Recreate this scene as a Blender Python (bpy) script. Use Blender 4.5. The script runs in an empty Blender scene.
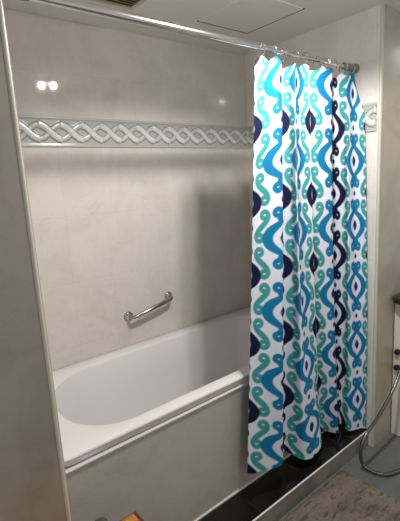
import bpy, bmesh, math
import numpy as np
from mathutils import Vector, Matrix, noise

scene = bpy.context.scene
SPOT1, SPOT2, AMBIENT, EXPOSURE, BLEND = 16.5, 16.0, 0.29, 0.68, 0.3
C = scene.collection
PI = math.pi

# ------------------------------------------------------------------ helpers
def srgb(r, g, b):
    def f(c):
        c /= 255.0
        return c / 12.92 if c <= 0.04045 else ((c + 0.055) / 1.055) ** 2.4
    return (f(r), f(g), f(b), 1.0)

def link(name, me, mat=None, parent=None, smooth=False):
    o = bpy.data.objects.new(name, me)
    C.objects.link(o)
    if mat:
        me.materials.append(mat)
    if parent:
        o.parent = parent
        o.matrix_parent_inverse = Matrix.Translation(-Vector(parent.location))
    if smooth:
        me.polygons.foreach_set('use_smooth', [True] * len(me.polygons))
    return o

def obj(name, bm, mat, parent=None, smooth=False, origin=None):
    """mesh object; vertices are given in world space, the origin is put at `origin`"""
    me = bpy.data.meshes.new(name)
    bmesh.ops.recalc_face_normals(bm, faces=bm.faces)
    bm.to_mesh(me); bm.free()
    o = bpy.data.objects.new(name, me)
    C.objects.link(o)
    me.materials.append(mat)
    if smooth:
        for p in me.polygons:
            p.use_smooth = True
        try:
            me.set_sharp_from_angle(angle=math.radians(40))
        except Exception:
            pass
    if origin is not None:
        me.transform(Matrix.Translation(-Vector(origin)))
        o.location = origin
    if parent:
        o.parent = parent
        o.location = Vector(o.location) - Vector(parent.location)
    return o

def thing(name, label, cat, loc, group=None):
    o = bpy.data.objects.new(name, None)
    o.empty_display_size = 0.05
    C.objects.link(o)
    o.location = loc
    return tag(o, label, cat, group)

def tag(o, label=None, cat=None, group=None, kind=None):
    if label: o['label'] = label
    if cat: o['category'] = cat
    if group: o['group'] = group
    if kind: o['kind'] = kind
    return o

def box(bm, x0, x1, y0, y1, z0, z1, bevel=0.0, seg=2):
    r = bmesh.ops.create_cube(bm, size=1.0)
    vs = r['verts']
    bmesh.ops.scale(bm, vec=(x1 - x0, y1 - y0, z1 - z0), verts=vs)
    bmesh.ops.translate(bm, vec=((x0 + x1) / 2, (y0 + y1) / 2, (z0 + z1) / 2), verts=vs)
    if bevel > 0:
        es = list({e for v in vs for e in v.link_edges})
        bmesh.ops.bevel(bm, geom=es, offset=bevel, segments=seg, profile=0.5, affect='EDGES')

def frame_at(t):
    t = t.normalized()
    a = Vector((0, 0, 1)) if abs(t.z) < 0.9 else Vector((1, 0, 0))
    u = t.cross(a).normalized()
    return u, u.cross(t).normalized()

def tube(bm, pts, r, seg=14, caps=True):
    pts = [Vector(p) for p in pts]
    rs = r if isinstance(r, (list, tuple)) else [r] * len(pts)
    rings = []
    u = None
    for i, p in enumerate(pts):
        t = (pts[min(i + 1, len(pts) - 1)] - pts[max(i - 1, 0)]).normalized()
        if u is None:
            u, w = frame_at(t)
        else:
            u = (u - t * u.dot(t)).normalized()
            w = u.cross(t).normalized()
        rings.append([bm.verts.new(p + (u * math.cos(2 * PI * k / seg) + w * math.sin(2 * PI * k / seg)) * rs[i])
                      for k in range(seg)])
    for a, b in zip(rings, rings[1:]):
        for k in range(seg):
            bm.faces.new((a[k], a[(k + 1) % seg], b[(k + 1) % seg], b[k]))
    if caps:
        bm.faces.new(rings[0]); bm.faces.new(list(reversed(rings[-1])))

def spline(pts, n=10):
    """Catmull-Rom through the points"""
    P = [Vector(p) for p in pts]
    P = [2 * P[0] - P[1]] + P + [2 * P[-1] - P[-2]]
    out = []
    for i in range(1, len(P) - 2):
        for k in range(n):
            t = k / n
            a, b, c, d = P[i - 1], P[i], P[i + 1], P[i + 2]
            out.append(0.5 * ((2 * b) + (c - a) * t + (2 * a - 5 * b + 4 * c - d) * t * t + (3 * b - a - 3 * c + d) * t ** 3))
    out.append(P[-2])
    return out

def lathe(bm, prof, centre, axis, seg=32):
    """prof: list of (radius, distance along axis)"""
    axis = Vector(axis).normalized(); c = Vector(centre)
    u, w = frame_at(axis)
    rings = []
    for r, h in prof:
        if r < 1e-6:
            rings.append([bm.verts.new(c + axis * h)])
        else:
            rings.append([bm.verts.new(c + axis * h + (u * math.cos(2 * PI * k / seg) + w * math.sin(2 * PI * k / seg)) * r)
                          for k in range(seg)])
    for a, b in zip(rings, rings[1:]):
        for k in range(seg):
            k2 = (k + 1) % seg
            if len(a) == 1 and len(b) == 1: continue
            if len(a) == 1: bm.faces.new((a[0], b[k2], b[k]))
            elif len(b) == 1: bm.faces.new((a[k], a[k2], b[0]))
            else: bm.faces.new((a[k], a[k2], b[k2], b[k]))

# ------------------------------------------------------------------ materials
def newmat(name):
    m = bpy.data.materials.new(name); m.use_nodes = True
    nt = m.node_tree
    return m, nt, nt.nodes['Principled BSDF']

def simple(name, col, rough=0.4, metal=0.0, spec=0.5, var=0.0, scale=20.0, bump=0.0):
    m, nt, b = newmat(name)
    b.inputs['Roughness'].default_value = rough
    b.inputs['Metallic'].default_value = metal
    b.inputs['Specular IOR Level'].default_value = spec
    n = nt.nodes.new('ShaderNodeTexNoise'); n.inputs['Scale'].default_value = scale; n.inputs['Detail'].default_value = 4
    tc = nt.nodes.new('ShaderNodeTexCoord')
    nt.links.new(tc.outputs['Object'], n.inputs['Vector'])
    r = nt.nodes.new('ShaderNodeValToRGB')
    lo = [c * (1 - var) for c in col[:3]] + [1]; hi = [min(1, c * (1 + var)) for c in col[:3]] + [1]
    r.color_ramp.elements[0].position = 0.3; r.color_ramp.elements[0].color = lo
    r.color_ramp.elements[1].position = 0.7; r.color_ramp.elements[1].color = hi
    nt.links.new(n.outputs['Fac'], r.inputs['Fac'])
    nt.links.new(r.outputs['Color'], b.inputs['Base Color'])
    if bump:
        bp = nt.nodes.new('ShaderNodeBump'); bp.inputs['Strength'].default_value = bump; bp.inputs['Distance'].default_value = 0.01
        nt.links.new(n.outputs['Fac'], bp.inputs['Height']); nt.links.new(bp.outputs['Normal'], b.inputs['Normal'])
    return m

def marble_tile(name, axis, light, dark, tw, th, off_u=0.0, off_v=0.0, rough=0.1, joint=0.9, bump=0.02, jw=0.0015):
    """glossy marble-effect tile with faint joints; axis = plane the tiles lie in ('xz','yz','xy')"""
    m, nt, b = newmat(name)
    L = nt.links.new; N = nt.nodes.new
    geo = N('ShaderNodeNewGeometry'); sep = N('ShaderNodeSeparateXYZ'); L(geo.outputs['Position'], sep.inputs[0])
    com = N('ShaderNodeCombineXYZ')
    L(sep.outputs['XYZ'.index(axis[0].upper())], com.inputs[0]); L(sep.outputs['XYZ'.index(axis[1].upper())], com.inputs[1])
    add = N('ShaderNodeVectorMath'); add.operation = 'ADD'; add.inputs[1].default_value = (off_u, off_v, 0); L(com.outputs[0], add.inputs[0])
    br = N('ShaderNodeTexBrick'); br.offset = 0.0; br.squash = 1.0
    br.inputs['Scale'].default_value = 1.0; br.inputs['Mortar Size'].default_value = jw
    br.inputs['Mortar Smooth'].default_value = 0.3; br.inputs['Brick Width'].default_value = tw; br.inputs['Row Height'].default_value = th
    br.inputs['Color1'].default_value = (1, 1, 1, 1); br.inputs['Color2'].default_value = (0.965, 0.965, 0.965, 1)
    br.inputs['Mortar'].default_value = (joint, joint, joint, 1)
    L(add.outputs[0], br.inputs['Vector'])
    n1 = N('ShaderNodeTexNoise'); n1.inputs['Scale'].default_value = 3.2; n1.inputs['Detail'].default_value = 8; n1.inputs['Distortion'].default_value = 1.8
    L(geo.outputs['Position'], n1.inputs['Vector'])
    r1 = N('ShaderNodeValToRGB')
    r1.color_ramp.elements[0].position = 0.38; r1.color_ramp.elements[0].color = dark
    r1.color_ramp.elements[1].position = 0.56; r1.color_ramp.elements[1].color = light
    L(n1.outputs['Fac'], r1.inputs['Fac'])
    n2 = N('ShaderNodeTexNoise'); n2.inputs['Scale'].default_value = 5.0; n2.inputs['Detail'].default_value = 5; n2.inputs['Distortion'].default_value = 3.0
    L(geo.outputs['Position'], n2.inputs['Vector'])
    r2 = N('ShaderNodeValToRGB')
    e = r2.color_ramp.elements
    e[0].position = 0.47; e[0].color = (1, 1, 1, 1); e[1].position = 0.53; e[1].color = (1, 1, 1, 1)
    v = r2.color_ramp.elements.new(0.5); v.color = (0.945, 0.945, 0.945, 1)
    L(n2.outputs['Fac'], r2.inputs['Fac'])
    m1 = N('ShaderNodeMixRGB'); m1.blend_type = 'MULTIPLY'; m1.inputs[0].default_value = 1
    L(r1.outputs[0], m1.inputs[1]); L(r2.outputs[0], m1.inputs[2])
    m2 = N('ShaderNodeMixRGB'); m2.blend_type = 'MULTIPLY'; m2.inputs[0].default_value = 1
    L(m1.outputs[0], m2.inputs[1]); L(br.outputs['Color'], m2.inputs[2])
    L(m2.outputs[0], b.inputs['Base Color'])
    b.inputs['Roughness'].default_value = rough
    b.inputs['Specular IOR Level'].default_value = 0.45
    if bump:
        bp = N('ShaderNodeBump'); bp.inputs['Strength'].default_value = bump; bp.inputs['Distance'].default_value = 0.004
        L(br.outputs['Color'], bp.inputs['Height']); L(bp.outputs['Normal'], b.inputs['Normal'])
    return m

LT, DK = srgb(216, 209, 202), srgb(209, 202, 194)
M_back = marble_tile('marble_tile_back', 'xz', LT, DK, 0.20, 0.30, 0.1, 0.2, rough=0.045)
M_side_lit = marble_tile('marble_tile_side_lit', 'yz', srgb(224, 219, 212), srgb(218, 212, 205), 0.20, 0.30, 0.0, 0.2, rough=0.12)  # same tile, lightened: direct lamp light painted into the end faces
M_front_shaded = marble_tile('marble_tile_front_shaded', 'xz', srgb(152, 145, 133), srgb(143, 136, 124), 0.40, 0.30, 0.1, 0.2, rough=0.16, joint=0.97)  # same tile, darkened: weak grazing light on the left front put into the colour
M_front_right_lit = marble_tile('marble_tile_front_right_lit', 'xz', srgb(186, 178, 164), srgb(177, 169, 155), 0.40, 0.30, 0.1, 0.2, rough=0.2, joint=0.97)  # lighter copy for the right front: the far lamp's light put into the colour
M_panel = marble_tile('marble_tile_panel', 'xz', srgb(186, 180, 170), srgb(178, 171, 161), 0.60, 0.60, 0.35, 0.5, rough=0.18, joint=0.97)
M_kerb = marble_tile('marble_kerb', 'xz', srgb(140, 136, 127), srgb(112, 108, 100), 0.30, 0.60, 0.16, 0.3, rough=0.2, joint=0.8)
M_black = marble_tile('black_tile', 'xy', srgb(30, 27, 25), srgb(20, 18, 17), 0.30, 0.60, 0.147, 0.0, rough=0.13, joint=2.6, jw=0.0022)
M_floor = marble_tile('grey_floor_tile', 'xy', srgb(112, 115, 117), srgb(104, 107, 109), 0.60, 0.60, 0.25, 0.1, rough=0.35, joint=0.85)
M_ceil = simple('ceiling_paint', srgb(236, 233, 228), rough=0.6, var=0.02, scale=3)
M_hatch = simple('hatch_paint', srgb(235, 232, 227), rough=0.6, var=0.02, scale=3)
M_gap = simple('shadow_gap', srgb(40, 38, 36), rough=0.9)
M_trim = simple('white_tile_trim', srgb(222, 220, 214), rough=0.3, var=0.02)
M_edge = simple('cream_edge_trim', srgb(196, 191, 178), rough=0.35, var=0.02)
M_tub = simple('white_acrylic', srgb(232, 229, 228), rough=0.16, spec=0.5, var=0.01, scale=2)
M_chrome = simple('chrome', (0.72, 0.71, 0.69, 1), rough=0.14, metal=1.0)
M_steel = simple('brushed_steel', (0.42, 0.40, 0.37, 1), rough=0.24, metal=1.0, var=0.05)
M_endcap = simple('grey_rubber_cap', srgb(128, 124, 120), rough=0.35)
M_hose = simple('dark_chrome_hose', (0.20, 0.195, 0.18, 1), rough=0.26, metal=1.0, var=0.1)
M_vent = simple('brown_vent', srgb(176, 160, 130), rough=0.6, var=0.1)
M_ventdark = simple('vent_dark', srgb(96, 84, 64), rough=0.9)
M_cab = simple('white_cabinet_paint', srgb(226, 218, 206), rough=0.4, var=0.02, scale=4)
M_counter = simple('dark_brown_countertop', srgb(44, 32, 22), rough=0.18, var=0.25, scale=30)
M_counter_edge = simple('cream_counter_edge', srgb(196, 186, 170), rough=0.3)
M_black_plastic = simple('black_plastic', srgb(24, 22, 20), rough=0.4)
M_jar = simple('dark_grey_plastic', srgb(66, 62, 58), rough=0.5)

def wood():
    m, nt, b = newmat('orange_varnished_wood')
    L = nt.links.new; N = nt.nodes.new
    tc = N('ShaderNodeTexCoord'); mp = N('ShaderNodeMapping'); mp.inputs['Scale'].default_value = (1.0, 9.0, 9.0)
    L(tc.outputs['Object'], mp.inputs['Vector'])
    n = N('ShaderNodeTexNoise'); n.inputs['Scale'].default_value = 9; n.inputs['Detail'].default_value = 6; n.inputs['Distortion'].default_value = 0.6
    L(mp.outputs[0], n.inputs['Vector'])
    r = N('ShaderNodeValToRGB')
    r.color_ramp.elements[0].position = 0.35; r.color_ramp.elements[0].color = srgb(150, 78, 26)
    r.color_ramp.elements[1].position = 0.65; r.color_ramp.elements[1].color = srgb(206, 128, 56)
    L(n.outputs['Fac'], r.inputs['Fac']); L(r.outputs[0], b.inputs['Base Color'])
    b.inputs['Roughness'].default_value = 0.25
    return m
M_wood = wood()
M_wood_dark = simple('dark_wood_edge', srgb(78, 40, 16), rough=0.35, var=0.2)

def attr_mat(name, rough, transl=0.0, spec=0.3):
    m, nt, b = newmat(name)
    a = nt.nodes.new('ShaderNodeVertexColor'); a.layer_name = 'print'
    nz = nt.nodes.new('ShaderNodeTexNoise'); nz.inputs['Scale'].default_value = 900; nz.inputs['Detail'].default_value = 2
    mx = nt.nodes.new('ShaderNodeMixRGB'); mx.blend_type = 'MULTIPLY'; mx.inputs[0].default_value = 0.06
    nt.links.new(a.outputs['Color'], mx.inputs[1]); nt.links.new(nz.outputs['Fac'], mx.inputs[2])
    nt.links.new(mx.outputs[0], b.inputs['Base Color'])
    b.inputs['Roughness'].default_value = rough
    b.inputs['Specular IOR Level'].default_value = spec
    if transl:
        t = nt.nodes.new('ShaderNodeBsdfTranslucent'); nt.links.new(mx.outputs[0], t.inputs['Color'])
        ms = nt.nodes.new('ShaderNodeMixShader'); ms.inputs[0].default_value = transl
        nt.links.new(b.outputs[0], ms.inputs[1]); nt.links.new(t.outputs[0], ms.inputs[2])
        nt.links.new(ms.outputs[0], nt.nodes['Material Output'].inputs['Surface'])
    return m

def emit(name, col, s):
    m, nt, b = newmat(name)
    b.inputs['Base Color'].default_value = (0.9, 0.9, 0.9, 1)
    b.inputs['Emission Color'].default_value = col
    b.inputs['Emission Strength'].default_value = s
    return m

# ------------------------------------------------------------------ room
XL, XE = 0.30, 1.865         # faces of the two walls at the ends of the bath
YF, YP, YB = 0.975, 1.153, 1.80
ZF, ZL, ZR, ZC = 0.01, 0.10, 0.622, 2.117
XA, XZ, YA = -1.0, 3.4, -0.55

def struct(name, bm, mat, parent=None, smooth=False):
    o = obj(name, bm, mat, parent, smooth)
    o['kind'] = 'structure'
    return o

bm = bmesh.new(); box(bm, XA, XZ, YA, YB + .1, -0.09, ZF); struct('floor', bm, M_floor)
bm = bmesh.new(); box(bm, XA, XZ, YA, YB + .1, ZC, ZC + 0.1); struct('ceiling', bm, M_ceil)
bm = bmesh.new(); box(bm, XL, XE, YB, YB + .1, ZF, ZC); struct('wall_back', bm, M_back)

def lit_and_shaded_wall(name, x0, x1, m_front, m_end):  # front and end faces of one tile, their light and shade painted in
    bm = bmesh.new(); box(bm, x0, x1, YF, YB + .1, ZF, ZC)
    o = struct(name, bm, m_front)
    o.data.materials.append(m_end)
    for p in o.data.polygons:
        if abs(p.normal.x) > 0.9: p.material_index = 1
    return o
lit_and_shaded_wall('wall_left', XA, XL, M_front_shaded, M_side_lit)
lit_and_shaded_wall('wall_right', XE, XZ, M_front_right_lit, M_side_lit)

# tile edge trims on the two convex corners
def corner_trim(name, x, sx):
    bm = bmesh.new()
    tube(bm, [(x - sx * .0065, YF + .0065, ZF + .002), (x - sx * .0065, YF + .0065, ZC - .002)], .0085, 24)
    for f in bm.faces: f.smooth = True
    struct(name, bm, M_edge, smooth=True)
corner_trim('trim_1', XL, 1)
corner_trim('trim_2', XE, -1)

# raised black ledge in front of the bath, with a marble kerb and a white edge strip
YK = 1.0
bm = bmesh.new(); box(bm, XL, XE, YK + .005, YP + .03, ZF, ZL); struct('ledge', bm, M_black)
bm = bmesh.new(); box(bm, XL, XE, YK, YK + .005, ZF, ZL - .004); struct('kerb', bm, M_kerb)
bm = bmesh.new(); box(bm, XL, XE, YK - .0015, YK + .005, ZL - .004, ZL + .0005, .0008); struct('trim_3', bm, M_trim)

# ------------------------------------------------------------------ braided border tiles
def border_mesh(name, length, height, place, period=0.094):
    """relief tile band: two strands plaited between fillets; place(s, h, d) -> world point"""
    nx, nz = int(length / 0.0032), int(height / 0.0031)
    S, Hh = np.meshgrid(np.linspace(0, length, nx), np.linspace(0, 1, nz), indexing='xy')
    y = (Hh - 0.5) * 2
    d = np.zeros_like(S); col = np.zeros(S.shape + (3,))
    bg = np.array([0.40, 0.41, 0.395]); li = np.array([0.62, 0.62, 0.59]); dk = np.array([0.24, 0.25, 0.25])
    col[:] = bg
    # speckled ground
    rng = np.random.RandomState(3)
    col *= (0.9 + 0.2 * rng.rand(*S.shape))[..., None]
    A = 0.46
    ph = 2 * PI * S / (2 * period)
    for k in range(2):
        yc = A * np.sin(ph + k * PI)
        slope = A * np.cos(ph + k * PI) * PI / period * (height / 2)
        dist = np.abs(y - yc) / np.sqrt(1 + slope ** 2)
        over = np.cos(ph + k * PI) < 0.0              # falling strands pass on top
        w = np.where(over, 0.24, 0.17)
        body = dist < w
        h = np.sqrt(np.clip(1 - (dist / w) ** 2, 0, 1)) * 0.003 + 0.001 + 0.0025 * over
        take = body & (h >= d)
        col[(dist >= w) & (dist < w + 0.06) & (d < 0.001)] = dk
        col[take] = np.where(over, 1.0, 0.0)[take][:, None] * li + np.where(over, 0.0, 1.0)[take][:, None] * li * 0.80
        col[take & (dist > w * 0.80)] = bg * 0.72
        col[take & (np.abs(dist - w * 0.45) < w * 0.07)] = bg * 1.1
        d = np.where(take, h, d)
    # small knots in the eyes of the plait
    sx = ((S + period / 2) % period) - period / 2 - 0.0
    eye = np.hypot((((S - period / 2) % period) - period / 2) / (height / 2), y)
    ring = (eye < 0.16) & (eye > 0.08) & (d < 0.001)
    col[ring] = li * 0.8
    d = np.where(ring, 0.0015, d)
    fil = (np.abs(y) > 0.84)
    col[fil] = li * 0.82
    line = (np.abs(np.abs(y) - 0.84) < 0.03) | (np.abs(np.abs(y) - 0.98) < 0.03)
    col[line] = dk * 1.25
    d = np.where(fil, 0.0015, d)
    verts = np.array([place(s, h, dd) for s, h, dd in zip(S.ravel(), Hh.ravel(), d.ravel())])
    return grid_object(name, verts, nz, nx, col.reshape(-1, 3))

def grid_object(name, verts, nr, nc, col):
    i = np.arange(nr * nc).reshape(nr, nc)
    f = np.stack([i[:-1, :-1], i[:-1, 1:], i[1:, 1:], i[1:, :-1]], -1).reshape(-1, 4)
    me = bpy.data.meshes.new(name)
    me.vertices.add(len(verts)); me.vertices.foreach_set('co', verts.astype(np.float32).ravel())
    me.loops.add(f.size); me.loops.foreach_set('vertex_index', f.ravel().astype(np.int32))
    me.polygons.add(len(f)); me.polygons.foreach_set('loop_start', (np.arange(len(f)) * 4).astype(np.int32))
    me.polygons.foreach_set('use_smooth', np.ones(len(f), dtype=bool))
    me.update(calc_edges=True); me.validate()
    if col is not None:
        a = me.color_attributes.new('print', 'FLOAT_COLOR', 'POINT')
        a.data.foreach_set('color', np.hstack([col, np.ones((len(col), 1))]).astype(np.float32).ravel())
    o = bpy.data.objects.new(name, me); C.objects.link(o)
    return o

M_border = attr_mat('braid_relief_tile', 0.2, spec=0.5)
Z1, Z2 = 1.599, 1.723
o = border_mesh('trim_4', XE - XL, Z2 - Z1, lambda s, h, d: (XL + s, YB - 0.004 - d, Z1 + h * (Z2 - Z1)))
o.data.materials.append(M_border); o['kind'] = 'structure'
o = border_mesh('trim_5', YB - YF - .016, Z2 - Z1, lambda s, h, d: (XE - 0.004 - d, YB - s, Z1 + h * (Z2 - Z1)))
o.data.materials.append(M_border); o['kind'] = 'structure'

# ------------------------------------------------------------------ bathtub
def rrect(x0, x1, y0, y1, rl, rr, n=12):
    """rounded rectangle, corner radius rl at the left end, rr at the right end (rl may be (front,back))"""
    rf, rb = rl if isinstance(rl, tuple) else (rl, rl)
    pts = []
    for cx, cy, r, a0 in ((x1 - rr, y0 + rr, rr, -PI / 2), (x1 - rr, y1 - rr, rr, 0), (x0 + rb, y1 - rb, rb, PI / 2), (x0 + rf, y0 + rf, rf, PI)):
        for k in range(n + 1):
            a = a0 + k * (PI / 2) / n
            pts.append((cx + r * math.cos(a), cy + r * math.sin(a)))
    return pts

tub = thing('bathtub', 'white built-in bathtub with a marble tiled front panel, behind the shower curtain', 'bathtub', (1.08, 1.47, ZL))
bm = bmesh.new()
# from the bottom of the lip outside, over the rim, down into the basin
x0, x1, y0, y1 = XL + .004, XE - .004, 1.142, YB - .004
ix0, ix1, iy0, iy1 = 0.448, 1.74, 1.203, 1.708
loops = [
    (rrect(x0 + .013, x1, y0 + .010, y1, (.07, .02), .02), ZR - .034),
    (rrect(x0 + .009, x1, y0 + .008, y1, (.07, .02), .02), ZR - .030),
    (rrect(x0, x1, y0, y1, (.07, .02), .02), ZR - .007),
    (rrect(x0 + .002, x1 - .002, y0 + .002, y1 - .002, (.068, .02), .02), ZR - .002),
    (rrect(x0 + .006, x1 - .006, y0 + .006, y1 - .006, (.064, .02), .02), ZR),
    (rrect(ix0 - .010, ix1 + .010, iy0 - .010, iy1 + .010, (.20, .26), .16), ZR),
    (rrect(ix0 - .003, ix1 + .003, iy0 - .003, iy1 + .003, (.195, .255), .155), ZR - .003),
    (rrect(ix0, ix1, iy0, iy1, (.19, .25), .15), ZR - .012),
    (rrect(ix0 + .03, ix1 - .02, iy0 + .016, iy1 - .016, (.18, .24), .14), ZR - .15),
    (rrect(ix0 + .08, ix1 - .05, iy0 + .035, iy1 - .035, (.17, .20), .13), ZR - .32),
    (rrect(ix0 + .12, ix1 - .07, iy0 + .055, iy1 - .055, (.15, .15), .12), ZR - .385),
    (rrect(ix0 + .17, ix1 - .11, iy0 + .095, iy1 - .095, (.12, .12), .10), ZR - .41),
]
rings = [[bm.verts.new((x, y, z)) for x, y in pts] for pts, z in loops]
for a, b in zip(rings, rings[1:]):
    n = len(a)
    for k in range(n):
        bm.faces.new((a[k], a[(k + 1) % n], b[(k + 1) % n], b[k]))
bm.faces.new(rings[-1])
obj('basin', bm, M_tub, tub, smooth=True)
bm = bmesh.new(); box(bm, XL + .003, XE - .003, YP, YP + .015, ZL + .001, ZR - .036); obj('front_panel', bm, M_panel, tub)
bm = bmesh.new()
# white sealing strip under the lip
for_pts = [(YP + .004, ZR - .054), (YP - .005, ZR - .052), (YP - .007, ZR - .046), (YP - .003, ZR - .038), (YP + .004, ZR - .0365)]
a = [bm.verts.new((XL + .004, y, z)) for y, z in for_pts]; b = [bm.verts.new((XE - .004, y, z + .004 * (z < ZR - .045))) for y, z in for_pts]
for v in b:
    v.co.z = min(v.co.z, ZR - .033)
for k in range(len(a)):
    bm.faces.new((a[k], a[(k + 1) % 5], b[(k + 1) % 5], b[k]))
bm.faces.new(a); bm.faces.new(list(reversed(b)))
obj('sealing_strip', bm, M_tub, tub)
bm = bmesh.new(); box(bm, XL + .003, XE - .003, YP - .006, YP + .002, ZL + .001, ZL + .010, .002); obj('skirting_strip', bm, M_trim, tub)

# ------------------------------------------------------------------ grab bar
gx0, gz0, gx1, gz1 = 0.962, 0.772, 1.213, 0.822
gb = thing('grab_bar', 'small chrome grab bar fixed at a slant on the marble wall above the bathtub', 'grab bar', ((gx0 + gx1) / 2, YB, (gz0 + gz1) / 2))
d = Vector((gx1 - gx0, 0, gz1 - gz0)).normalized()
p0, p1 = Vector((gx0, YB, gz0)), Vector((gx1, YB, gz1))
out = Vector((0, -1, 0))
path = [p0 + out * .006]
for k in range(9):
    a = k / 8 * PI / 2
    path.append(p0 + out * (.022 + .026 * math.sin(a)) + d * (.026 - .026 * math.cos(a)))
for k in range(9):
    a = (1 - k / 8) * PI / 2
    path.append(p1 + out * (.022 + .026 * math.sin(a)) - d * (.026 - .026 * math.cos(a)))
path.append(p1 + out * .006)
bm = bmesh.new(); tube(bm, path, .0095, 18); obj('handle_tube', bm, M_steel, gb, True)
bm = bmesh.new(); m0, m1 = p0 + out * .048 + d * .05, p1 + out * .048 - d * .05
tube(bm, [m0, m0 + d * .003, m1 - d * .003, m1], [.0098, .0112, .0112, .0098], 18); obj('grip_sleeve', bm, M_steel, gb, True)
for p in (p0, p1):
    bm = bmesh.new(); lathe(bm, [(0, .010), (.013, .010), (.020, .008), (.0245, .003), (.025, 0.0), (0, 0)], p, out, 28)
    fl = obj('mounting_flange', bm, M_steel, gb, True, origin=p)
    bm = bmesh.new(); lathe(bm, [(.0155, .007), (.0155, .014), (.0135, .017), (.0095, .018)], p, out, 24)
    cl = obj('collar', bm, M_chrome, None, True)
    cl.parent = fl; cl.matrix_parent_inverse = Matrix.Translation(-Vector(p))

# ------------------------------------------------------------------ shower rod
RY, RZ = 1.10, 1.886
rod = thing('shower_rod', 'chrome telescopic shower curtain rod running across above the bathtub', 'curtain rod', ((XL + XE) / 2, RY, RZ))
bm = bmesh.new(); tube(bm, [(XL + .012, RY, RZ), (1.335, RY, RZ), (1.345, RY, RZ)], [.0125, .0125, .0115], 24); obj('outer_tube', bm, M_chrome, rod, True)
bm = bmesh.new(); tube(bm, [(1.34, RY, RZ), (XE - .012, RY, RZ)], .0088, 24); obj('inner_tube', bm, M_chrome, rod, True)
for x, s in ((XL, 1), (XE, -1)):
    bm = bmesh.new(); lathe(bm, [(0, 0.001), (.021, 0.001), (.021, .010), (.017, .016), (.0145, .10), (.010, .103), (0, .103)], (x, RY, RZ), (s, 0, 0), 24)
    obj('end_cap', bm, M_endcap, rod, True, origin=(x, RY, RZ))

# ------------------------------------------------------------------ curtain
P = 0.292          # pattern repeat
# one row per fold line: pattern coordinate, then (x, y) at the top, half way and at the bottom, and the height of the lower hem
F = [
    (-0.055, (1.202, 1.112), (1.156, 1.112), (1.066, 1.100), .255),
    (-0.015, (1.194, 1.100), (1.134, 1.092), (1.034, 1.070), .245),
    (0.25, (1.252, 1.090), (1.188, 1.062), (1.128, 1.050), .226),
    (0.44, (1.298, 1.076), (1.233, 1.032), (1.200, 1.032), .222),
    (0.54, (1.320, 1.082), (1.255, 1.040), (1.232, 1.046), .215),
    (0.92, (1.342, 1.112), (1.300, 1.100), (1.276, 1.100), .200),
    (1.33, (1.372, 1.130), (1.368, 1.134), (1.336, 1.118), .175),
    (1.50, (1.392, 1.112), (1.392, 1.104), (1.352, 1.084), .165),
    (1.61, (1.392, 1.084), (1.366, 1.058), (1.368, 1.050), .155),
    (1.70, (1.402, 1.084), (1.374, 1.054), (1.392, 1.034), .150),
    (1.84, (1.418, 1.092), (1.398, 1.072), (1.430, 1.028), .150),
    (2.08, (1.456, 1.098), (1.450, 1.086), (1.512, 1.046), .152),
    (2.38, (1.492, 1.084), (1.488, 1.066), (1.566, 1.085), .150),
    (2.70, (1.503, 1.098), (1.502, 1.086), (1.590, 1.118), .148),
    (2.92, (1.545, 1.080), (1.514, 1.050), (1.634, 1.106), .146),
    (3.16, (1.612, 1.068), (1.564, 1.030), (1.660, 1.068), .142),
    (3.27, (1.640, 1.074), (1.590, 1.036), (1.676, 1.058), .138),
    (3.56, (1.668, 1.102), (1.636, 1.090), (1.706, 1.096), .130),
    (3.84, (1.714, 1.126), (1.732, 1.130), (1.766, 1.118), .124),
    (4.18, (1.752, 1.106), (1.786, 1.102), (1.780, 1.094), .120),
    (4.28, (1.768, 1.084), (1.752, 1.062), (1.760, 1.054), .116),
    (4.58, (1.812, 1.084), (1.800, 1.054), (1.812, 1.030), .114),
    (4.78, (1.830, 1.072), (1.822, 1.036), (1.836, 1.020), .112),
    (4.96, (1.846, 1.050), (1.847, 1.020), (1.852, 1.010), .108),
]
RING_X = [1.2255, 1.285, 1.349, 1.417, 1.473, 1.568, 1.624, 1.684, 1.762, 1.815]

def interp_rows(u, rows):
    """Catmull-Rom over non-uniform u, all columns at once"""
    U = np.array([r[0] for r in rows])
    V = np.array([[*r[1], *r[2], *r[3], r[4]] for r in rows])
    m = np.zeros_like(V)
    m[1:-1] = (V[2:] - V[:-2]) / (U[2:] - U[:-2])[:, None]
    m[0] = (V[1] - V[0]) / (U[1] - U[0]); m[-1] = (V[-1] - V[-2]) / (U[-1] - U[-2])
    i = np.clip(np.searchsorted(U, u) - 1, 0, len(U) - 2)
    h = (U[i + 1] - U[i])[:, None]; t = ((u - U[i]) / (U[i + 1] - U[i]))[:, None]
    return ((2 * t ** 3 - 3 * t ** 2 + 1) * V[i] + (t ** 3 - 2 * t ** 2 + t) * h * m[i]
            + (-2 * t ** 3 + 3 * t ** 2) * V[i + 1] + (t ** 3 - t ** 2) * h * m[i + 1])

# printed pattern, drawn once over half a repeat: navy ogee column at w = 0, blue ogee column at w = HB,
# the two columns half a row apart; t = height above the centre of a blue ogee
HB = 0.68
def arc(cx, cy, r0, r1, a0, a1, w0, w1, n=48):
    out = []
    for k in range(n + 1):
        q = k / n; r = r0 + (r1 - r0) * q; a = math.radians(a0 + (a1 - a0) * q)
        out.append((cx + r * math.cos(a), cy + r * math.sin(a), w0 + (w1 - w0) * q))
    return out

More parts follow.
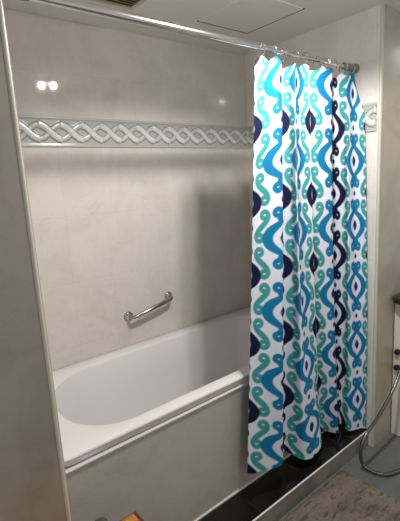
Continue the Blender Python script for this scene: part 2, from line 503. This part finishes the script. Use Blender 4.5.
def bez(p0, p1, p2, p3, w0, w1, w2, n=48):
    out = []
    for k in range(n + 1):
        q = k / n
        x = (1 - q) ** 3 * p0[0] + 3 * (1 - q) ** 2 * q * p1[0] + 3 * (1 - q) * q * q * p2[0] + q ** 3 * p3[0]
        y = (1 - q) ** 3 * p0[1] + 3 * (1 - q) ** 2 * q * p1[1] + 3 * (1 - q) * q * q * p2[1] + q ** 3 * p3[1]
        out.append((x, y, w0 * (1 - q) ** 2 + 2 * w1 * q * (1 - q) + w2 * q * q))
    return out

NW, NT = 200, 320
Wg, Tg = np.meshgrid(np.linspace(0, HB, NW), np.linspace(-0.5, 0.5, NT, endpoint=False), indexing='xy')
white = np.array([0.80, 0.83, 0.92]); teal = np.array([0.050, 0.33, 0.34]); blue = np.array([0.003, 0.19, 0.40]); navy = np.array([0.006, 0.007, 0.045])
royal = np.array([0.010, 0.020, 0.18])
pat = np.zeros((NT, NW, 3)); pat[:] = white
def paint(dist, col, soft=0.006):
    a = np.clip(0.5 - dist / (2 * soft), 0, 1)[..., None]
    pat[:] = pat * (1 - a) + col * a
def stroke(pts, col):
    d = np.full(Wg.shape, 9.0)
    for x, y, w in pts:
        dy = (Tg - y + 0.5) % 1.0 - 0.5
        d = np.minimum(d, np.hypot(Wg - x, dy) - w)
    paint(d, col)
# teal scrolls: a reversed S and, half a row on, its mirror image
ax, ay, bx_, by_ = 0.375, 0.315, 0.305, 0.030
Rc = 0.066
S = (arc(ax, ay, 0.028, Rc, 285, 0, 0.030, 0.034) + bez((ax + Rc, ay), (ax + Rc, ay - .12), (bx_ - Rc, by_ + .12), (bx_ - Rc, by_), .036, .052, .036)
     + arc(bx_, by_, Rc, 0.028, 180, 465, 0.034, 0.030))
stroke(S, teal)
stroke([(HB - x, y + 0.5, w) for x, y, w in S], teal)
def ogee(c, t0, col, core, lens_ct):
    dt = np.abs((Tg - t0 + 0.5) % 1.0 - 0.5); dw = np.abs(Wg - c)
    sg = 1 if c > 0 else -1
    outer = np.interp(dt, [0, .04, .08, .12, .16, .19, .22, .245, .27, .33, .37, .41, .5], [.334, .328, .310, .278, .226, .172, .112, .074, .056, .050, .046, .0, -.1])
    paint((dw - outer) * 0.75, col)
    for s in (-1, 1):
        p = arc(0.104, 0.330, 0.070, 0.030, -65, 275, 0.040, 0.032)
        stroke([(c - sg * x if True else 0, t0 + s * y, w) for x, y, w in [(0.208 - q[0], q[1], q[2]) for q in p]], col)
    inner = np.interp(dt, [0, .04, .08, .12, .155, .18, .19, .3], [.172, .163, .137, .094, .044, .012, 0, -.1])
    paint((dw - inner) * 0.75, white)
    hw = 0.068 * np.clip(1 - (dt / 0.090) ** 1.7, -1, 1)
    paint((dw - hw) * 0.8, core)
    paint(np.hypot(dw, dt - 0.5) - 0.040, core)
ogee(HB, 0.0, blue, royal, 0)
ogee(0.0, 0.5, navy, navy, 0)

def sample(u, v):
    x = np.mod(u - 0.5 + HB, 2 * HB)
    w = np.where(x < HB, x, 2 * HB - x) / HB * (NW - 1)
    t = ((v + 0.5) % 1.0) * NT
    i0 = np.clip(w.astype(int), 0, NW - 2); fw = (w - i0)[..., None]
    j0 = t.astype(int) % NT; j1 = (j0 + 1) % NT; ft = (t - np.floor(t))[..., None]
    return ((pat[j0, i0] * (1 - fw) + pat[j0, i0 + 1] * fw) * (1 - ft) + (pat[j1, i0] * (1 - fw) + pat[j1, i0 + 1] * fw) * ft)

nu, nv = 430, 600
us = np.linspace(F[0][0], F[-1][0], nu)
K = interp_rows(us, F)
# upper hem: caught up at every ring, sagging in between
xt = K[:, 0]
near = np.min(np.abs(xt[:, None] - np.array(RING_X)[None]), axis=1)
ztop = 1.858 - 0.020 * np.clip(near / 0.03, 0, 1) ** 1.3
ztop = np.where(us > 4.66, ztop - 0.15 * np.clip((us - 4.66) / 0.30, 0, 1) ** 0.8, ztop)
zbot = K[:, 6]
verts = np.zeros((nv, nu, 3)); cols = np.zeros((nv, nu, 3))
za, zm, zz = 1.85, 1.13, 0.15
for j in range(nv):
    q = j / (nv - 1)
    z = zbot * (1 - q) + ztop * q
    # quadratic through bottom, middle and top
    la = (z - zm) * (z - zz) / ((za - zm) * (za - zz))
    lm = (z - za) * (z - zz) / ((zm - za) * (zm - zz))
    lz = (z - za) * (z - zm) / ((zz - za) * (zz - zm))
    verts[j, :, 0] = K[:, 0] * la + K[:, 2] * lm + K[:, 4] * lz
    verts[j, :, 1] = K[:, 1] * la + K[:, 3] * lm + K[:, 5] * lz
    verts[j, :, 2] = z
    cols[j] = sample(us, (z - 1.188 + 0.014 * np.clip((us - 3.3) / 0.8, 0, 1)) / 0.297 * (1 + 0.09 * np.clip(1 - us / 0.5, 0, 1)))
    hem = (us < -0.03)
    cols[j][hem] = white
verts[..., 1] = np.clip(verts[..., 1], None, np.where(verts[..., 2] < ZR + .03, 1.133, 1.2))
verts[..., 0] = np.clip(verts[..., 0], None, XE - .010)
cur = grid_object('shower_curtain', verts.reshape(-1, 3), nv, nu, cols.reshape(-1, 3))
cur.data.materials.append(attr_mat('printed_curtain_fabric', 0.75, 0.10, spec=0.2))
tag(cur, 'white shower curtain printed with blue, navy and teal scrolls, hanging beside the bathtub', 'curtain')

# rings round the rod
def make_ring(x, src=None):
    if src is None:
        bm = bmesh.new()
        pts = [(0, .0225 * math.sin(2 * PI * k / 28), .0225 * math.cos(2 * PI * k / 28)) for k in range(29)]
        tube(bm, pts, .0022, 8, caps=False)
        bmesh.ops.remove_doubles(bm, verts=bm.verts, dist=1e-5)
        o = obj('curtain_ring', bm, M_chrome, None, True)
    else:
        o = src.copy(); C.objects.link(o)
    o.location = (x, RY, RZ - .0075)
    tag(o, 'small chrome curtain ring looped over the shower rod above the curtain', 'curtain ring', 'chrome curtain rings on the shower rod')
    return o
ring0 = None
for k, x in enumerate(RING_X):
    r = make_ring(x, ring0)
    r.rotation_euler = (0, 0, 0.25 * math.sin(k * 2.3))
    ring0 = ring0 or r

# ------------------------------------------------------------------ ceiling: vent, hatch, lamps
vx0, vx1, vy0, vy1 = 0.68, 0.975, 1.265, 1.555
v = thing('ceiling_vent', 'brown slatted air vent in the ceiling above the bathtub', 'vent', ((vx0 + vx1) / 2, (vy0 + vy1) / 2, ZC))
bm = bmesh.new()
w = .016
box(bm, vx0, vx1, vy1 - w, vy1, ZC - .010, ZC - .001, .002); box(bm, vx0, vx1, vy0, vy0 + w, ZC - .010, ZC - .001, .002)
box(bm, vx0, vx0 + w, vy0 + w, vy1 - w, ZC - .010, ZC - .001, .002); box(bm, vx1 - w, vx1, vy0 + w, vy1 - w, ZC - .010, ZC - .001, .002)
obj('frame', bm, simple('vent_frame', srgb(205, 198, 182), 0.6), v)
bm = bmesh.new(); box(bm, vx0 + w, vx1 - w, vy0 + w, vy1 - w, ZC - .003, ZC - .001); obj('backing', bm, M_ventdark, v)
bm = bmesh.new()
n = 14
for k in range(n):
    y = vy0 + w + (k + .5) * (vy1 - vy0 - 2 * w) / n
    r = bmesh.ops.create_cube(bm, size=1.0)['verts']
    bmesh.ops.scale(bm, vec=(vx1 - vx0 - 2 * w - .001, .013, .002), verts=r)
    bmesh.ops.rotate(bm, cent=(0, 0, 0), matrix=Matrix.Rotation(math.radians(25), 3, 'X'), verts=r)
    bmesh.ops.translate(bm, vec=((vx0 + vx1) / 2, y, ZC - .0075), verts=r)
obj('louvre', bm, M_vent, v)

hx0, hx1, hy0, hy1 = 1.29, 1.608, 1.185, 1.53
h = thing('access_hatch', 'flush square access hatch in the ceiling above the curtain, outlined by a dark gap', 'hatch', ((hx0 + hx1) / 2, (hy0 + hy1) / 2, ZC))
bm = bmesh.new(); g = .011
box(bm, hx0 + .002, hx1 - g, hy0 + .002, hy1 - g, ZC - .004, ZC - .0005, .001); obj('panel', bm, M_hatch, h)
bm = bmesh.new()
box(bm, hx0, hx1, hy1 - g, hy1, ZC - .0015, ZC - .0004); box(bm, hx1 - g, hx1, hy0, hy1 - g, ZC - .0015, ZC - .0004)
obj('gap_line', bm, M_gap, h)

def ceiling_lamp(loc, ang, bulbs, strength, label):
    t = thing('ceiling_light', label, 'ceiling light', loc)
    bm = bmesh.new(); lathe(bm, [(0, -.001), (.095, -.001), (.095, -.004), (.090, -.007), (0, -.007)], loc, (0, 0, 1), 40)
    obj('housing', bm, M_trim, t, True)
    for off in bulbs:
        p = Vector(loc) + Vector((math.cos(ang) * off, math.sin(ang) * off, -.020))
        bm = bmesh.new(); bmesh.ops.create_uvsphere(bm, u_segments=20, v_segments=12, radius=.020, matrix=Matrix.Translation(p))
        obj('bulb', bm, emit('lamp_glow', (1.0, 0.965, 0.92, 1), strength), t, True)
    return t
ceiling_lamp((1.09, .75, ZC), math.radians(25), (-.037, .037), 130, 'round twin-bulb ceiling light just in front of the curtain')
ceiling_lamp((2.67, .80, ZC), 0, (0.0,), 130, 'round single-bulb ceiling light at the far end of the room by the vanity')
def spot(x, y, power, size):
    l = bpy.data.lights.new('lamp_beam', 'SPOT'); l.energy = power; l.color = (1.0, 0.965, 0.92)
    l.spot_size = math.radians(size); l.spot_blend = BLEND; l.shadow_soft_size = 0.024
    o = bpy.data.objects.new('lamp_beam', l); C.objects.link(o); o.location = (x, y, ZC - .052)
for sgn in (-1, 1):
    spot(1.09 + sgn * .037 * math.cos(math.radians(25)), .75 + sgn * .037 * math.sin(math.radians(25)), SPOT1, 157)
spot(2.67, .80, SPOT2, 157)

# ------------------------------------------------------------------ vanity cabinet at the right edge
cx0, cx1, cy0, cy1, ct = 2.045, 2.75, 0.52, YF - .004, 0.765
cab = thing('vanity_cabinet', 'white bathroom cabinet with a dark brown rounded top, at the right edge beyond the curtain', 'cabinet', ((cx0 + cx1) / 2, (cy0 + cy1) / 2, ZF))
bm = bmesh.new(); box(bm, cx0, cx1, cy0, cy1, ZF + .001, ct - .001, .004); obj('carcass', bm, M_cab, cab)
def slab(pts, z0, z1, ch):
    bm = bmesh.new()
    n = len(pts); c = (sum(p[0] for p in pts) / n, sum(p[1] for p in pts) / n)
    def ring(inset, z):
        out = []
        for x, y in pts:
            dx, dy = c[0] - x, c[1] - y; L = math.hypot(dx, dy)
            out.append(bm.verts.new((x + dx / L * inset, y + dy / L * inset, z)))
        return out
    rs = [ring(ch, z0), ring(ch * .3, z0 + ch * .3), ring(0, z0 + ch), ring(0, z1 - ch), ring(ch * .3, z1 - ch * .3), ring(ch, z1)]
    for a, b in zip(rs, rs[1:]):
        for k in range(n): bm.faces.new((a[k], a[(k + 1) % n], b[(k + 1) % n], b[k]))
    bm.faces.new(rs[0]); bm.faces.new(rs[-1])
    return bm
pts = rrect(cx0 - .068, cx1, cy0 - .03, cy1, (.10, .055), .03)
obj('countertop', slab(pts, ct, ct + .032, .010), M_counter, cab, True)
for x in ((cx0 + cx1) / 2,):
    for s in (-1, 1):
        bm = bmesh.new(); a = x + (s - 1) / 2 * .334 + .004; box(bm, a, a + .326, cy0 - .016, cy0 - .0005, ZF + .09, ct - .03, .003)
        dr = obj('door', bm, M_cab, cab, origin=(a + .163, cy0 - .008, .4))
        kp = Vector((x - s * -.03, cy0 - .016, .45))
        bm = bmesh.new(); lathe(bm, [(.006, 0), (.006, .012), (.013, .018), (.011, .026), (0, .028)], kp, (0, -1, 0), 16)
        kn = obj('knob', bm, M_chrome, None, True); kn.parent = dr
        kn.matrix_parent_inverse = Matrix.Translation(-(Vector(dr.location) + Vector(cab.location)))
for z in (.492, .405):
    kp = Vector((cx0, .946, z))
    bm = bmesh.new(); lathe(bm, [(.015, .0005), (.015, .010), (.011, .022), (0, .024)], kp, (-1, 0, 0), 16)
    obj('hook', bm, M_black_plastic, cab, True)

# ------------------------------------------------------------------ spray hose
hp = [(2.012, .900, .470), (2.012, .910, .425), (1.998, .915, .388), (1.928, .915, .3205), (1.811, .915, .2486), (1.735, .915, .218), (1.684, .915, .197), (1.650, .916, .166), (1.643, .918, .125),
      (1.655, .922, .075), (1.670, .916, .036), (1.679, .892, .0225), (1.684, .863, .0205), (1.708, .824, .0205), (1.780, .795, .0205), (1.872, .780, .0205), (1.95, .777, .0205), (2.0, .785, .0205)]
sp = spline(hp, 14)
hose = thing('shower_hose', 'thin metal shower hose looping down from the cabinet side onto the grey floor', 'hose', (1.80, .80, ZF))
bm = bmesh.new(); tube(bm, sp, [.0082 + .0008 * math.cos(i * 2.4) for i in range(len(sp))], 12); obj('flexible_tube', bm, M_hose, hose, True)
bm = bmesh.new(); lathe(bm, [(0, -.004), (.011, -.004), (.0125, .02), (.0125, .034), (0, .034)], Vector(hp[0]), (0.35, 0, 1), 18); obj('connector', bm, M_chrome, hose, True)

# ------------------------------------------------------------------ bath mat
mx0, mx1, my0, my1 = 0.98, 1.598, 0.42, 0.988
nxm, nym = 210, 190
rng = np.random.RandomState(5)
V = np.zeros((nym, nxm, 3)); Cm = np.zeros((nym, nxm, 3))
for j in range(nym):
    for i in range(nxm):
        a, b = i / (nxm - 1), j / (nym - 1)
        x, y = mx0 + a * (mx1 - mx0), my0 + b * (my1 - my0)
        edge = min(min(a, 1 - a) * (mx1 - mx0), min(b, 1 - b) * (my1 - my0))
        e = min(1, edge / .018)
        tuft = noise.noise((x * 55, y * 95, 0.3)) * .5 + noise.noise((x * 140, y * 190, 5.3)) * .4
        big = noise.noise((x * 9 + y * 4, y * 16, 1.7))
        rag = (1 - e) * .010 * noise.noise((x * 60, y * 60, 8.0))
        z = ZF + .002 + e ** .6 * (.017 + .007 * tuft + .005 * big)
        V[j, i] = (x + rag + .003 * tuft, y + rag + .003 * noise.noise((x * 80, y * 80, 3)), z)
        k = 0.86 + 0.42 * tuft + 0.30 * big
        fleck = noise.noise((x * 22 - y * 9, y * 60, 11.0))
        if fleck > 0.33: k *= 0.62
        Cm[j, i] = np.array([0.20, 0.165, 0.135]) * max(.25, k)
V[..., 1] = np.minimum(V[..., 1], YK - .004)
mat = grid_object('bath_mat', V.reshape(-1, 3), nym, nxm, Cm.reshape(-1, 3))
mat.data.materials.append(attr_mat('brown_shag_pile', 0.95, spec=0.05))
tag(mat, 'shaggy taupe bath mat on the floor against the kerb', 'bath mat')

# ------------------------------------------------------------------ wooden stool at the lower edge
sx1, sy1, sz = 0.470, 0.953, 0.50
sx0, sy0 = sx1 - .36, sy1 - .30
st = thing('wooden_stool', 'orange varnished wooden stool, only its top corner showing at the bottom edge', 'stool', ((sx0 + sx1) / 2, (sy0 + sy1) / 2, ZF))
bm = bmesh.new(); box(bm, sx0, sx1 - .004, sy0, sy1 - .003, sz - .024, sz, .003); obj('seat', bm, M_wood, st)
bm = bmesh.new(); box(bm, sx1 - .0038, sx1 + .004, sy0, sy1, sz - .026, sz - .001, .001); box(bm, sx0, sx1 - .004, sy1 - .0028, sy1 + .001, sz - .026, sz - .001, .0008)
obj('edge_band', bm, M_wood_dark, st)
for x in (sx0 + .03, sx1 - .03):
    for y in (sy0 + .03, sy1 - .03):
        bm = bmesh.new(); box(bm, x - .017, x + .017, y - .017, y + .017, ZF + .0005, sz - .0245, .003); obj('leg', bm, M_wood, st, origin=(x, y, ZF))
for y in (sy0 + .03, sy1 - .03):
    bm = bmesh.new(); box(bm, sx0 + .048, sx1 - .048, y - .009, y + .009, .16, .185, .003); obj('stretcher', bm, M_wood, st)

# small dark jar standing on the stool
jp = Vector((.349, .905, sz + .0005))
jar = thing('jar', 'small dark grey rounded jar beside the wooden stool corner at the bottom edge', 'jar', jp)
bm = bmesh.new(); lathe(bm, [(0, 0), (.020, 0), (.022, .004), (.022, .048), (.018, .056), (0, .056)], jp, (0, 0, 1), 28); obj('body', bm, M_jar, jar, True)
bm = bmesh.new(); lathe(bm, [(0, .0562), (.019, .0562), (.020, .064), (.018, .073), (.010, .078), (0, .079)], jp, (0, 0, 1), 28); obj('lid', bm, M_jar, jar, True)

# ------------------------------------------------------------------ camera
cam = bpy.data.cameras.new('camera'); co = bpy.data.objects.new('camera', cam); C.objects.link(co)
r = Vector((0.7713, -0.6339, -0.0571)); dn = Vector((-0.1626, -0.1095, -0.9806)); fw = Vector((0.6153, 0.7657, -0.1875))
M = Matrix(((r.x, -dn.x, -fw.x), (r.y, -dn.y, -fw.y), (r.z, -dn.z, -fw.z)))
co.matrix_world = Matrix.Translation((0, 0, 1.42)) @ M.to_4x4()
cam.sensor_fit = 'VERTICAL'; cam.sensor_height = 24.0; cam.lens = 414.27 / 521.0 * 24.0
cam.clip_start = 0.02
scene.camera = co

# ------------------------------------------------------------------ added ambient fill, let in by leaving the rear wall out
wd = bpy.data.worlds.new('world'); scene.world = wd; wd.use_nodes = True
bg = wd.node_tree.nodes['Background']
bg.inputs['Color'].default_value = (1.0, 0.97, 0.93, 1); bg.inputs['Strength'].default_value = AMBIENT
scene.view_settings.view_transform = 'Standard'
scene.view_settings.look = 'None'
scene.view_settings.exposure = EXPOSURE
